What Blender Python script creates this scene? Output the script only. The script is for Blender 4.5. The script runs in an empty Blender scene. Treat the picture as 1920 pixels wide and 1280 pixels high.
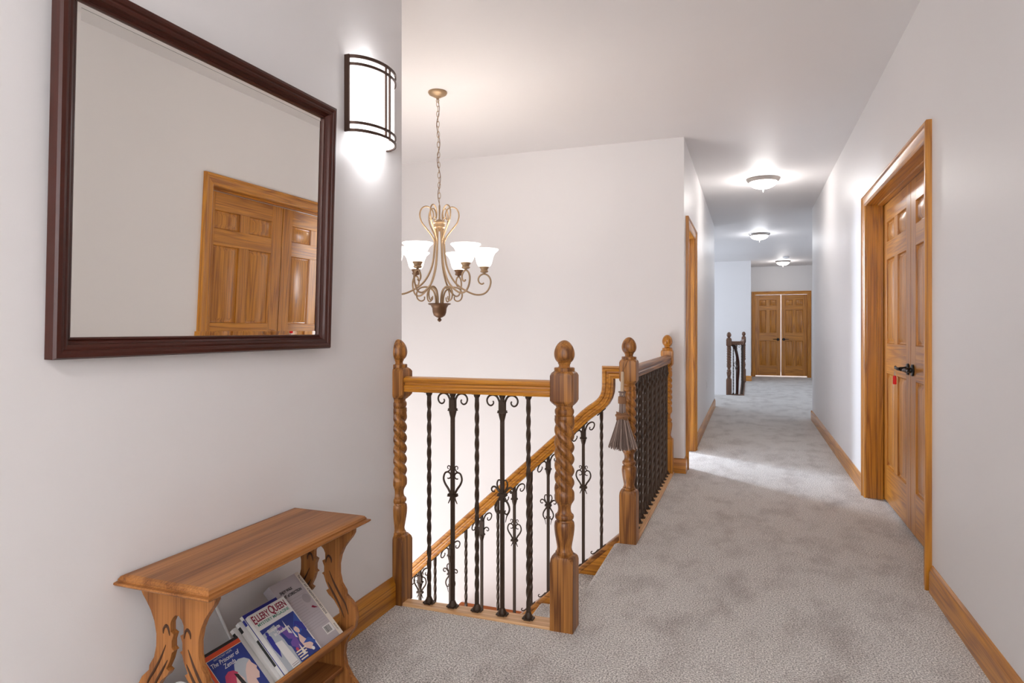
import bpy, bmesh, math, random
from mathutils import Vector, Matrix
R = math.radians
PI = math.pi
random.seed(4)
SC = bpy.context.scene
COL = SC.collection

# ------------------------------------------------------------------ camera
F = 1222.0
HCAM = 1.169
YAW = math.atan(445.0 / F)
cam_d = bpy.data.cameras.new('camera')
cam_d.sensor_width = 36.0
cam_d.lens = F / 1920 * 36
cam_d.shift_y = -22.0 / 1920
cam_d.clip_start = 0.02
cam = bpy.data.objects.new('camera', cam_d)
COL.objects.link(cam)
cam.location = (0, 0, HCAM)
cam.rotation_euler = (R(90), 0, YAW)
SC.camera = cam

# ------------------------------------------------------------------ world / exposure
w = bpy.data.worlds.new('world'); SC.world = w; w.use_nodes = True
w.node_tree.nodes['Background'].inputs[0].default_value = (0.85, 0.92, 1, 1)
w.node_tree.nodes['Background'].inputs[1].default_value = 0.6
SC.view_settings.view_transform = 'Standard'
SC.view_settings.look = 'None'
SC.view_settings.gamma = 1
SC.view_settings.use_curve_mapping = False
SC.view_settings.exposure = 0.50

def area(name, loc, rot, sx, sy, power, col):
    l = bpy.data.lights.new(name, 'AREA'); l.shape = 'RECTANGLE'; l.size = sx; l.size_y = sy
    l.energy = power; l.color = col
    o = bpy.data.objects.new(name, l); COL.objects.link(o); o.location = loc
    o.rotation_euler = rot
    return o
DAY = (0.74, 0.85, 1.0)
# unseen daylight sources; the rear and stair hall ones are added fill
area('fill_light_rear', (-0.1, -2.55, 1.6), (R(90), 0, R(180)), 2.0, 1.9, 66, (0.89, 0.95, 1.0))  # soft fill added behind the camera, no window modelled there
area('window_light_side_room', (-3.05, 7.75, 1.6), (R(75), 0, R(-110)), .6, 1.4, 210, DAY)
area('window_light_far_right', (3.7, 12.2, 1.6), (R(90), 0, R(90)), 3.2, 1.7, 30, DAY)
area('window_light_far_left', (-3.5, 13.4, 1.6), (R(84), 0, R(-90)), 1.6, 1.7, 75, DAY)
area('window_light_bedroom', (0.7, 19.6, 1.5), (R(90), 0, R(180)), 2.4, 1.9, 55, (0.95, 0.96, 1.0)).rotation_euler = (R(-90), 0, 0)
area('fill_light_stair_hall', (-3.3, 2.56, -1.3), (R(90), 0, 0), 2.2, 3.0, 72, (1.0, 0.98, 0.98))  # unseen fill added to brighten the stairwell's far wall evenly

def point(name, loc, power, col, r=0.04, parent=None):
    l = bpy.data.lights.new(name, 'POINT'); l.energy = power; l.color = col; l.shadow_soft_size = r
    o = bpy.data.objects.new(name, l); COL.objects.link(o); o.location = loc
    if parent: o.parent = parent
    return o

# ------------------------------------------------------------------ materials
def newmat(name):
    m = bpy.data.materials.new(name); m.use_nodes = True
    nt = m.node_tree; b = nt.nodes['Principled BSDF']
    return m, nt, b
def simple(name, col, rough=0.5, metal=0.0, spec=0.5, coat=0.0, emit=None, es=0.0):
    m, nt, b = newmat(name)
    b.inputs['Base Color'].default_value = (*col, 1)
    b.inputs['Roughness'].default_value = rough
    b.inputs['Metallic'].default_value = metal
    b.inputs['Specular IOR Level'].default_value = spec
    b.inputs['Coat Weight'].default_value = coat
    b.inputs['Coat Roughness'].default_value = 0.15
    if emit:
        b.inputs['Emission Color'].default_value = (*emit, 1)
        b.inputs['Emission Strength'].default_value = es
    return m
def paint(name, col, rough=0.42, spec=0.35):
    m, nt, b = newmat(name)
    N = nt.nodes; L = nt.links
    tc = N.new('ShaderNodeTexCoord')
    n = N.new('ShaderNodeTexNoise'); n.inputs['Scale'].default_value = 260; n.inputs['Detail'].default_value = 3
    L.new(tc.outputs['Object'], n.inputs['Vector'])
    bp = N.new('ShaderNodeBump'); bp.inputs['Strength'].default_value = 0.06; bp.inputs['Distance'].default_value = 0.002
    L.new(n.outputs['Fac'], bp.inputs['Height']); L.new(bp.outputs['Normal'], b.inputs['Normal'])
    n2 = N.new('ShaderNodeTexNoise'); n2.inputs['Scale'].default_value = 1.3
    L.new(tc.outputs['Object'], n2.inputs['Vector'])
    mx = N.new('ShaderNodeMix'); mx.data_type = 'RGBA'
    mx.inputs[6].default_value = (*[c * 0.98 for c in col], 1); mx.inputs[7].default_value = (*[min(1, c * 1.02) for c in col], 1)
    L.new(n2.outputs['Fac'], mx.inputs[0]); L.new(mx.outputs[2], b.inputs['Base Color'])
    b.inputs['Roughness'].default_value = rough; b.inputs['Specular IOR Level'].default_value = spec
    return m
def wood(name, light, dark, axis='Z', rough=0.33, spec=0.5, coat=0.25, scale=1.0, contrast=1.0, ringy=1.0):
    """oak: long grain along the given local axis, cathedral rings and fine open pores"""
    m, nt, b = newmat(name)
    N = nt.nodes; L = nt.links
    tc = N.new('ShaderNodeTexCoord'); oi = N.new('ShaderNodeObjectInfo')
    add = N.new('ShaderNodeVectorMath'); add.operation = 'ADD'
    mul = N.new('ShaderNodeVectorMath'); mul.operation = 'SCALE'; mul.inputs['Scale'].default_value = 7.3
    cmb = N.new('ShaderNodeCombineXYZ')
    for i in range(3): L.new(oi.outputs['Random'], cmb.inputs[i])
    L.new(cmb.outputs[0], mul.inputs[0]); L.new(tc.outputs['Object'], add.inputs[0]); L.new(mul.outputs[0], add.inputs[1])
    def mapped(cross, along):
        mp = N.new('ShaderNodeMapping')
        s = [cross * scale] * 3; s['XYZ'.index(axis)] = along * scale
        mp.inputs['Scale'].default_value = s
        L.new(add.outputs[0], mp.inputs['Vector']); return mp
    m1 = mapped(11, 0.45)
    n1 = N.new('ShaderNodeTexNoise'); n1.inputs['Scale'].default_value = 1.0; n1.inputs['Detail'].default_value = 2
    n1.inputs['Distortion'].default_value = 0.15
    L.new(m1.outputs[0], n1.inputs['Vector'])
    # rings: fold the noise many times
    ml = N.new('ShaderNodeMath'); ml.operation = 'MULTIPLY'; ml.inputs[1].default_value = 60 * ringy
    sn = N.new('ShaderNodeMath'); sn.operation = 'SINE'
    L.new(n1.outputs['Fac'], ml.inputs[0]); L.new(ml.outputs[0], sn.inputs[0])
    mr = N.new('ShaderNodeMapRange'); mr.inputs['From Min'].default_value = -1; mr.inputs['From Max'].default_value = 1
    L.new(sn.outputs[0], mr.inputs['Value'])
    pw = N.new('ShaderNodeMath'); pw.operation = 'POWER'; pw.inputs[1].default_value = 0.55
    L.new(mr.outputs[0], pw.inputs[0])
    m2 = mapped(260, 4)
    n2 = N.new('ShaderNodeTexNoise'); n2.inputs['Scale'].default_value = 1.0; n2.inputs['Detail'].default_value = 3
    L.new(m2.outputs[0], n2.inputs['Vector'])
    m3 = mapped(20, 0.7)
    n3 = N.new('ShaderNodeTexNoise'); n3.inputs['Scale'].default_value = 1.0; n3.inputs['Detail'].default_value = 4
    L.new(m3.outputs[0], n3.inputs['Vector'])
    a1 = N.new('ShaderNodeMath'); a1.operation = 'MULTIPLY'; a1.inputs[1].default_value = 0.28
    L.new(pw.outputs[0], a1.inputs[0])
    a2 = N.new('ShaderNodeMath'); a2.operation = 'MULTIPLY_ADD'; a2.inputs[1].default_value = 0.75
    L.new(n2.outputs['Fac'], a2.inputs[0]); L.new(a1.outputs[0], a2.inputs[2])
    a3 = N.new('ShaderNodeMath'); a3.operation = 'MULTIPLY_ADD'; a3.inputs[1].default_value = 0.40
    L.new(n3.outputs['Fac'], a3.inputs[0]); L.new(a2.outputs[0], a3.inputs[2])
    cr = N.new('ShaderNodeValToRGB')
    e = cr.color_ramp.elements
    lo = 0.77 - 0.30 / contrast; hi = 0.77 + 0.30 / contrast
    e[0].position = max(0, lo); e[0].color = (*dark, 1)
    e[1].position = min(1, hi); e[1].color = (*light, 1)
    L.new(a3.outputs[0], cr.inputs['Fac']); L.new(cr.outputs[0], b.inputs['Base Color'])
    bp = N.new('ShaderNodeBump'); bp.inputs['Strength'].default_value = 0.12; bp.inputs['Distance'].default_value = 0.001
    L.new(n2.outputs['Fac'], bp.inputs['Height']); L.new(bp.outputs['Normal'], b.inputs['Normal'])
    b.inputs['Roughness'].default_value = rough; b.inputs['Specular IOR Level'].default_value = spec
    b.inputs['Coat Weight'].default_value = coat; b.inputs['Coat Roughness'].default_value = 0.22
    return m
def carpet(name, lo, hi):
    m, nt, b = newmat(name); N = nt.nodes; L = nt.links
    tc = N.new('ShaderNodeTexCoord')
    n = N.new('ShaderNodeTexNoise'); n.inputs['Scale'].default_value = 165; n.inputs['Detail'].default_value = 3; n.inputs['Roughness'].default_value = 0.7
    L.new(tc.outputs['Object'], n.inputs['Vector'])
    v = N.new('ShaderNodeTexVoronoi'); v.inputs['Scale'].default_value = 260
    L.new(tc.outputs['Object'], v.inputs['Vector'])
    n2 = N.new('ShaderNodeTexNoise'); n2.inputs['Scale'].default_value = 3.4; n2.inputs['Detail'].default_value = 10; n2.inputs['Roughness'].default_value = 0.66; n2.inputs['Distortion'].default_value = 0.1
    mp = N.new('ShaderNodeMapping'); mp.inputs['Scale'].default_value = (1.5, 0.8, 1)
    L.new(tc.outputs['Object'], mp.inputs['Vector']); L.new(mp.outputs[0], n2.inputs['Vector'])
    cr = N.new('ShaderNodeValToRGB'); e = cr.color_ramp.elements
    e[0].position = 0.38; e[0].color = (*lo, 1); e[1].position = 0.62; e[1].color = (*hi, 1)
    L.new(n.outputs['Fac'], cr.inputs['Fac'])
    cr2 = N.new('ShaderNodeValToRGB'); e = cr2.color_ramp.elements
    e[0].position = 0.32; e[0].color = (0.70, 0.67, 0.66, 1); e[1].position = 0.53; e[1].color = (1, 1, 1, 1)
    L.new(n2.outputs['Fac'], cr2.inputs['Fac'])
    mx = N.new('ShaderNodeMix'); mx.data_type = 'RGBA'; mx.blend_type = 'MULTIPLY'; mx.inputs[0].default_value = 1
    L.new(cr.outputs[0], mx.inputs[6]); L.new(cr2.outputs[0], mx.inputs[7]); L.new(mx.outputs[2], b.inputs['Base Color'])
    ad = N.new('ShaderNodeMath'); ad.operation = 'ADD'
    L.new(n.outputs['Fac'], ad.inputs[0]); L.new(v.outputs['Distance'], ad.inputs[1])
    bp = N.new('ShaderNodeBump'); bp.inputs['Strength'].default_value = 0.5; bp.inputs['Distance'].default_value = 0.004
    L.new(ad.outputs[0], bp.inputs['Height']); L.new(bp.outputs['Normal'], b.inputs['Normal'])
    b.inputs['Roughness'].default_value = 1; b.inputs['Specular IOR Level'].default_value = 0.1
    b.inputs['Sheen Weight'].default_value = 0.25
    return m

M = {}
M['wall'] = paint('wall_paint', (0.80, 0.775, 0.77))
M['ceil'] = paint('ceiling_paint', (0.80, 0.775, 0.77), 0.55, 0.25)
M['white'] = simple('white_plastic', (0.82, 0.81, 0.80), 0.35)
M['carpet'] = carpet('grey_carpet', (0.22, 0.195, 0.175), (1.0, 0.95, 0.90))
OL, OD = (0.68, 0.285, 0.026), (0.28, 0.084, 0.004)      # golden oak
for a in 'XYZ':
    M['oak' + a] = wood('golden_oak_' + a, OL, OD, a)
    M['newel' + a] = wood('stained_oak_' + a, (0.52, 0.215, 0.042), (0.135, 0.040, 0.005), a, rough=0.42, coat=0.12, contrast=1.35, scale=.75)
    M['far' + a] = wood('shaded_oak_' + a, (0.24, 0.115, 0.060), (0.07, 0.028, 0.014), a, rough=0.45, coat=0.1)  # stained oak darkened to put the far railing's backlit shade into the colour
    M['pale' + a] = wood('pale_oak_' + a, (0.86, 0.56, 0.30), (0.52, 0.25, 0.09), a, rough=0.4, coat=0.2)
    M['pine' + a] = wood('brown_walnut_' + a, (0.46, 0.185, 0.050), (0.15, 0.046, 0.009), a, rough=0.42, coat=0.08, spec=.35, ringy=0.35, contrast=0.9)
M['darkwood'] = wood('mahogany', (0.060, 0.012, 0.006), (0.030, 0.006, 0.003), 'Y', rough=0.34, spec=.3, coat=0.12, contrast=.5, ringy=.5)
M['darkwoodZ'] = wood('mahogany_upright', (0.060, 0.012, 0.006), (0.030, 0.006, 0.003), 'Z', rough=0.34, spec=.3, coat=0.12, contrast=.5, ringy=.5)
M['groove'] = simple('carved_groove', (0.06, 0.02, 0.006), 0.6)
M['iron'] = simple('wrought_iron', (0.052, 0.031, 0.019), 0.5, 0.2, spec=.35)
M['bronze'] = simple('sconce_bronze', (0.075, 0.042, 0.030), 0.4, 0.6)
M['brass'] = simple('aged_brass', (0.40, 0.27, 0.155), 0.42, 0.45)
M['brass_dark'] = simple('aged_brass_cup', (0.17, 0.085, 0.04), 0.45, 0.45)
M['nickel'] = simple('brushed_nickel', (0.42, 0.38, 0.35), 0.35, 0.8)
M['black'] = simple('black_metal', (0.012, 0.012, 0.013), 0.28, 0.5)
M['red'] = simple('red_plastic', (0.75, 0.004, 0.004), 0.5, spec=.2)
M['steel'] = simple('key_steel', (0.6, 0.56, 0.5), 0.3, 1.0)
M['mirror'] = simple('mirror_glass', (0.965, 0.945, 0.90), 0.0, 1.0)
M['shade'] = simple('frosted_glass_lit', (0.9, 0.88, 0.85), 0.4, emit=(1.0, 0.95, 0.91), es=1.6)
M['dome'] = simple('alabaster_glass_lit', (0.9, 0.88, 0.85), 0.3, emit=(1.0, 0.96, 0.93), es=3.2)
M['sconce_glass'] = simple('opal_glass_lit', (0.9, 0.9, 0.9), 0.35, emit=(1.0, 0.98, 0.98), es=1.7)
M['paper'] = simple('paper', (0.62, 0.58, 0.50), 0.8)
M['twig'] = simple('broom_twig', (0.20, 0.135, 0.11), 0.8)
M['twig2'] = simple('broom_twig_pale', (0.42, 0.32, 0.27), 0.8)
M['binding'] = simple('broom_binding', (0.26, 0.12, 0.05), 0.7)
M['stick'] = simple('broom_stick', (0.55, 0.40, 0.27), 0.5)
M['stone'] = wood('ledge_orange_wood', (0.50, 0.13, 0.022), (0.32, 0.075, 0.012), 'X', rough=0.6, coat=0, spec=.2)

# ------------------------------------------------------------------ mesh builder
class MB:
    def __init__(s): s.v = []; s.f = []; s.m = []
    def add(s, vs, fs, mi=0):
        o = len(s.v); s.v += [tuple(v) for v in vs]
        s.f += [tuple(o + i for i in f) for f in fs]; s.m += [mi] * len(fs); return s
    def box(s, a, b, mi=0):
        x0, y0, z0 = a; x1, y1, z1 = b
        vs = [(x0,y0,z0),(x1,y0,z0),(x1,y1,z0),(x0,y1,z0),(x0,y0,z1),(x1,y0,z1),(x1,y1,z1),(x0,y1,z1)]
        return s.add(vs, [(0,3,2,1),(4,5,6,7),(0,1,5,4),(1,2,6,5),(2,3,7,6),(3,0,4,7)], mi)
    def quad(s, a, b, c, d, mi=0): return s.add([a, b, c, d], [(0, 1, 2, 3)], mi)
    def lathe(s, prof, c=(0, 0, 0), n=32, mi=0, rf=None, caps=True, axis='Z'):
        vs = []; fs = []
        for r, z in prof:
            for k in range(n):
                a = 2 * PI * k / n
                rr = r if rf is None else rf(r, z, a)
                p = (rr * math.cos(a), rr * math.sin(a), z)
                if axis == 'X': p = (p[2], p[0], p[1])
                if axis == 'Y': p = (p[1], p[2], p[0])
                vs.append((c[0] + p[0], c[1] + p[1], c[2] + p[2]))
        for i in range(len(prof) - 1):
            for k in range(n):
                k2 = (k + 1) % n
                fs.append((i * n + k, i * n + k2, (i + 1) * n + k2, (i + 1) * n + k))
        if caps:
            fs.append(tuple(reversed(range(n)))); fs.append(tuple((len(prof) - 1) * n + k for k in range(n)))
        return s.add(vs, fs, mi)
    def tube(s, pts, r, n=8, mi=0, closed=False, flat=None):
        """round (or flat=(w,h) band) sweep along a polyline; r number or list"""
        P = [Vector(p) for p in pts]; k = len(P)
        rs = r if isinstance(r, (list, tuple)) else [r] * k
        T = []
        for i in range(k):
            a = P[i - 1] if (i > 0 or closed) else P[i]; b = P[(i + 1) % k] if (i < k - 1 or closed) else P[i]
            t = (b - a); T.append(t.normalized() if t.length > 1e-9 else Vector((0, 0, 1)))
        up = Vector((0, 0, 1)) if abs(T[0].z) < 0.9 else Vector((1, 0, 0))
        nrm = (up - T[0] * up.dot(T[0])).normalized()
        vs = []
        for i in range(k):
            nrm = (nrm - T[i] * nrm.dot(T[i])).normalized(); bn = T[i].cross(nrm)
            for j in range(n):
                a = 2 * PI * j / n
                vs.append(P[i] + nrm * (math.cos(a) * rs[i]) + bn * (math.sin(a) * rs[i]))
        fs = []
        for i in range(k - 1 if not closed else k):
            i2 = (i + 1) % k
            for j in range(n):
                j2 = (j + 1) % n
                fs.append((i * n + j, i * n + j2, i2 * n + j2, i2 * n + j))
        if not closed:
            fs.append(tuple(reversed(range(n)))); fs.append(tuple((k - 1) * n + j for j in range(n)))
        return s.add(vs, fs, mi)
    def sweep(s, path, norms, side, prof, mi=0, caps=True):
        """prof [(u,v)] ; vertex = path + side*u + norm*v (norms carry the mitre scale)"""
        n = len(prof); vs = []
        for P, Nn in zip(path, norms):
            P = Vector(P); Nn = Vector(Nn); S = Vector(side)
            for u, v in prof: vs.append(P + S * u + Nn * v)
        fs = []
        for i in range(len(path) - 1):
            for j in range(n):
                j2 = (j + 1) % n
                fs.append((i * n + j, (i + 1) * n + j, (i + 1) * n + j2, i * n + j2))
        if caps:
            fs.append(tuple(range(n))); fs.append(tuple(reversed([(len(path) - 1) * n + j for j in range(n)])))
        return s.add(vs, fs, mi)
    def loop(s, pts, ins, N, prof, mi=0, closed=True):
        """mitred moulding round a frame: vertex = corner + inward*u + N*v"""
        n = len(prof); vs = []
        for P, I in zip(pts, ins):
            for u, v in prof: vs.append(Vector(P) + Vector(I) * u + Vector(N) * v)
        k = len(pts); fs = []
        for i in range(k if closed else k - 1):
            i2 = (i + 1) % k
            for j in range(n):
                j2 = (j + 1) % n
                fs.append((i * n + j, i2 * n + j, i2 * n + j2, i * n + j2))
        seg = [m_ for m_ in (mi if isinstance(mi, (list, tuple)) else [mi] * k)][:k if closed else k - 1]
        ms = [m_ for m_ in seg for _ in range(n)]
        if not closed:
            fs.append(tuple(range(n))); fs.append(tuple(reversed([(k - 1) * n + j for j in range(n)]))); ms += [seg[0], seg[-1]]
        s.add(vs, fs, 0); s.m[-len(fs):] = ms
        return s
    def prism(s, poly, depth, fn, mi=0):
        """poly 2D outline, fn(u,v,w)->xyz, w in 0..depth"""
        n = len(poly)
        vs = [fn(u, v, 0) for u, v in poly] + [fn(u, v, depth) for u, v in poly]
        fs = [tuple(range(n)), tuple(reversed(range(n, 2 * n)))]
        fs += [(i, n + i, n + (i + 1) % n, (i + 1) % n) for i in range(n)]
        return s.add(vs, fs, mi)
    def xf(s, mat):
        s.v = [tuple(mat @ Vector(v)) for v in s.v]; return s
    def join(s, o, mi=0):
        k = len(s.v); s.v += o.v; s.f += [tuple(k + i for i in f) for f in o.f]; s.m += [m + mi for m in o.m]; return s
    def build(s, name, mats, parent=None, angle=35, bevel=0, clipx=None, origin=(0, 0, 0), fixn=True):
        me = bpy.data.meshes.new(name)
        O = Vector(origin)
        me.from_pydata([tuple(Vector(v) - O) for v in s.v], [], s.f)
        if not isinstance(mats, (list, tuple)): mats = [mats]
        for m in mats: me.materials.append(M[m] if isinstance(m, str) else m)
        me.polygons.foreach_set('material_index', s.m)
        bm = bmesh.new(); bm.from_mesh(me)
        if fixn: bmesh.ops.recalc_face_normals(bm, faces=bm.faces[:])
        if clipx is not None:
            g = bm.verts[:] + bm.edges[:] + bm.faces[:]
            bmesh.ops.bisect_plane(bm, geom=g, plane_co=(clipx, 0, 0), plane_no=(1, 0, 0), clear_inner=True)
        bm.to_mesh(me); bm.free()
        me.polygons.foreach_set('use_smooth', [True] * len(me.polygons))
        me.set_sharp_from_angle(angle=R(angle))
        o = bpy.data.objects.new(name, me); COL.objects.link(o)
        o.location = origin
        if parent: o.parent = parent
        if bevel:
            b = o.modifiers.new('bevel', 'BEVEL'); b.width = bevel; b.segments = 2; b.limit_method = 'ANGLE'; b.angle_limit = R(40)
            b.harden_normals = False
        return o

def cr(pts, sub=6):
    """Catmull-Rom through the points"""
    P = [Vector(p) for p in pts]; out = []
    for i in range(len(P) - 1):
        p0 = P[max(i - 1, 0)]; p1 = P[i]; p2 = P[i + 1]; p3 = P[min(i + 2, len(P) - 1)]
        for k in range(sub):
            t = k / sub
            out.append(0.5 * ((2 * p1) + (-p0 + p2) * t + (2 * p0 - 5 * p1 + 4 * p2 - p3) * t * t + (-p0 + 3 * p1 - 3 * p2 + p3) * t ** 3))
    out.append(P[-1]); return out
def tag(o, label=None, cat=None, group=None, kind=None):
    if label: o['label'] = label
    if cat: o['category'] = cat
    if group: o['group'] = group
    if kind: o['kind'] = kind
    return o
def thing(name, label, cat, loc=(0, 0, 0), rz=0, group=None):
    o = bpy.data.objects.new(name, None); COL.objects.link(o); o.location = loc; o.rotation_euler = (0, 0, rz)
    o.empty_display_size = 0.1
    return tag(o, label, cat, group)
def setting(name, loc=(0, 0, 0)):
    o = bpy.data.objects.new(name, None); COL.objects.link(o); o.location = loc; o['kind'] = 'structure'; return o
def struct(name, mb, mats, **k):
    return tag(mb.build(name, mats, **k), kind='structure')
def copy_tree(o, parent=None):
    c = o.copy(); COL.objects.link(c)
    if parent: c.parent = parent
    for ch in list(o.children): copy_tree(ch, c)
    return c
def ptext(body, size, mat, extrude=0.0002, align='LEFT', xs=1.0, bold=0.0, shear=0.0):
    """text as mesh verts placed by matrix"""
    cu = bpy.data.curves.new('t', 'FONT'); cu.body = body; cu.size = size; cu.extrude = extrude; cu.offset = bold
    cu.align_x = align; cu.resolution_u = 3; cu.shear = shear
    ob = bpy.data.objects.new('t', cu); COL.objects.link(ob)
    dg = bpy.context.evaluated_depsgraph_get()
    me = bpy.data.meshes.new_from_object(ob.evaluated_get(dg))
    mb = MB()
    mb.add([tuple(mat @ Vector((v.co.x * xs, v.co.y, v.co.z))) for v in me.vertices], [tuple(p.vertices) for p in me.polygons])
    bpy.data.objects.remove(ob); bpy.data.meshes.remove(me); bpy.data.curves.remove(cu)
    return mb

# ------------------------------------------------------------------ dimensions
CZ = 2.74
XR = 0.768; XL = -1.427
Y1 = 2.51       # near edge of the stairwell
YB = 5.47       # far wall of the stairwell
XH = -0.50      # left wall of the hallway beyond
YE = 9.28; YH = 10.4
YF = 15.8; YD = 17.42
EX = -0.675     # landing edge at the stairwell
LOW = -2.95

# ------------------------------------------------------------------ shell
f = MB()
for a, b in [((XL-.02, -2.6, -.28), (1.1, 2.44, 0)), ((XL-.02, 2.44, -.28), (EX-.0, 2.487, -.002)), ((EX, 2.44, -.28), (1.1, YB, 0)),
             ((-.62, YB, -.28), (1.1, YE, 0)), ((-3.2, 5.59, -.28), (-.62, 9.0, 0)), ((-.62, YE, -.28), (1.1, YH, 0)),
             ((-3.6, YH, -.28), (1.1, 12.3, 0)), ((1.1, YE, -.28), (3.9, 12.3, 0)), ((-.09, 12.3, -.28), (3.9, YD, 0)), ((-.8, YD, -.28), (2.6, 20.0, 0))]:
    f.box(a, b)
fl = struct('floor', f, 'carpet')
# rounded carpet nosing over the top stair
g = MB()
prof = [(0.0, 0.0), (-.012, -.002), (-.022, -.010), (-.026, -.022), (-.022, -.034), (-.012, -.04), (0, -.04)]
g.prism(prof, 1.03, lambda u, v, w_: (EX + u, 2.527 + w_, v))
struct('trim_1', g, 'carpet')
c = MB(); c.box((-4.6, -2.7, CZ), (4.0, 20.1, CZ + .12)); struct('ceiling', c, 'ceil')
c = MB(); c.box((-4.6, 1.2, LOW - .1), (.2, 5.7, LOW)); struct('floor', c, 'carpet')

def wallbox(name, *boxes):
    b = MB()
    for a, d in boxes: b.box(a, d)
    return struct(name, b, 'wall')
wallbox('wall_left', ((XL - .14, -2.6, 0), (XL, Y1, CZ)))
wallbox('wall_stairwell_near', ((-4.5, Y1 - .14, LOW), (XL - .14, Y1, CZ)), ((XL - .14, Y1 - .14, LOW), (EX, Y1, -.28)))
wallbox('wall_stairwell_side', ((-4.6, Y1 - .1, LOW), (-4.48, YB, CZ)))
wallbox('wall_stairwell_back', ((-4.6, YB, LOW), (XH, YB + .12, CZ)))
wallbox('wall_stairwell_inner', ((EX + .012, Y1, LOW), (EX + .12, YB, -.28)))
DY0, DY1 = 5.69, 6.50          # left hall doorway
wallbox('wall_hall_left', ((XH - .12, YB + .12, 0), (XH, DY0, CZ)), ((XH - .12, DY1, 0), (XH, YH, CZ)), ((XH - .12, DY0, 2.06), (XH, DY1, CZ)))
RY0, RY1 = 3.455, 5.115          # right double door
wallbox('wall_right', ((XR, -2.6, 0), (XR + .14, RY0, CZ)), ((XR, RY1, 0), (XR + .14, YE, CZ)), ((XR, RY0, 2.05), (XR + .14, RY1, CZ)))
wallbox('wall_rear', ((XL - .2, -2.7, 0), (XR + .2, -2.58, CZ)))
wallbox('wall_side_room', ((-3.2, 5.59, 0), (-3.1, 9.1, CZ)), ((-3.2, 9.0, 0), (XH - .12, 9.1, CZ)))
wallbox('wall_far_left', ((-3.7, YH, 0), (-3.58, YF, CZ)), ((-3.7, YH - .12, 0), (XH - .12, YH, CZ)), ((-3.7, 12.3, LOW), (-3.58, YF, 0)))
wallbox('wall_far_back', ((-3.7, YF, LOW), (.034, YF + .12, CZ)), ((-.086, YF + .12, 0), (.034, YD, CZ)))
wallbox('wall_far_right', ((3.86, YE, 0), (3.96, YD, CZ)), ((XR + .14, YE - .12, 0), (3.96, YE, CZ)), ((XR+.02, YE-.12, 0), (XR+.14, YE, CZ)))
FX0, FX1 = .125, 1.345
wallbox('wall_end', ((-.086, YD, 0), (FX0, YD + .12, CZ)), ((FX1, YD, 0), (3.9, YD + .12, CZ)), ((FX0, YD, 2.06), (FX1, YD + .12, CZ)))
wallbox('wall_bedroom', ((-.9, YD + .12, 0), (-.8, 20, CZ)), ((2.5, YD + .12, 0), (2.6, 20, CZ)), ((-.9, 19.95, 0), (2.6, 20.05, CZ)))
wallbox('wall_far_stairwell', ((-.21, 12.3, LOW), (-.09, YF, -.28)), ((-3.6, 12.18, LOW), (-.09, 12.3, -.28)))
wallbox('wall_closet', ((1.6, RY0 - .2, 0), (1.7, RY1 + .2, CZ)))

# baseboards
BP = [(0, 0), (.016, 0), (.016, .085), (.0145, .092), (.011, .097), (.011, .104), (.0075, .112), (.003, .12), (0, .12)]
def baseboard(name, segs):
    """segs: list of (p0, p1, outward) horizontal runs"""
    b = MB()
    for p0, p1, out in segs:
        o = Vector((*out, 0)); P0 = Vector((*p0, 0)); P1 = Vector((*p1, 0))
        b.sweep([P0, P1], [Vector((0, 0, 1))] * 2, o, BP)
    ax = 'Y' if abs(segs[0][0][1] - segs[0][1][1]) > abs(segs[0][0][0] - segs[0][1][0]) else 'X'
    return struct(name, b, 'oak' + ax)
baseboard('baseboard_left', [((XL, -2.58), (XL, 2.433), (1, 0))])
baseboard('baseboard_right', [((XR, -2.58), (XR, RY0 - .09), (-1, 0)), ((XR, RY1 + .09), (XR, YE), (-1, 0)), ])
baseboard('baseboard_right_end', [((XR - .016, YE), (3.8, YE), (0, 1))])
baseboard('baseboard_stair_corner', [((-.59, YB), (XH + .016, YB), (0, -1)), ((XH, YB), (XH, DY0 - .075), (1, 0))])
baseboard('baseboard_hall_left', [((XH, DY1 + .09), (XH, YH), (1, 0))])
baseboard('baseboard_far', [((-.09, YF), (.05, YF), (0, -1)), ((.034, YF), (.034, YD), (1, 0))])

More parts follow.
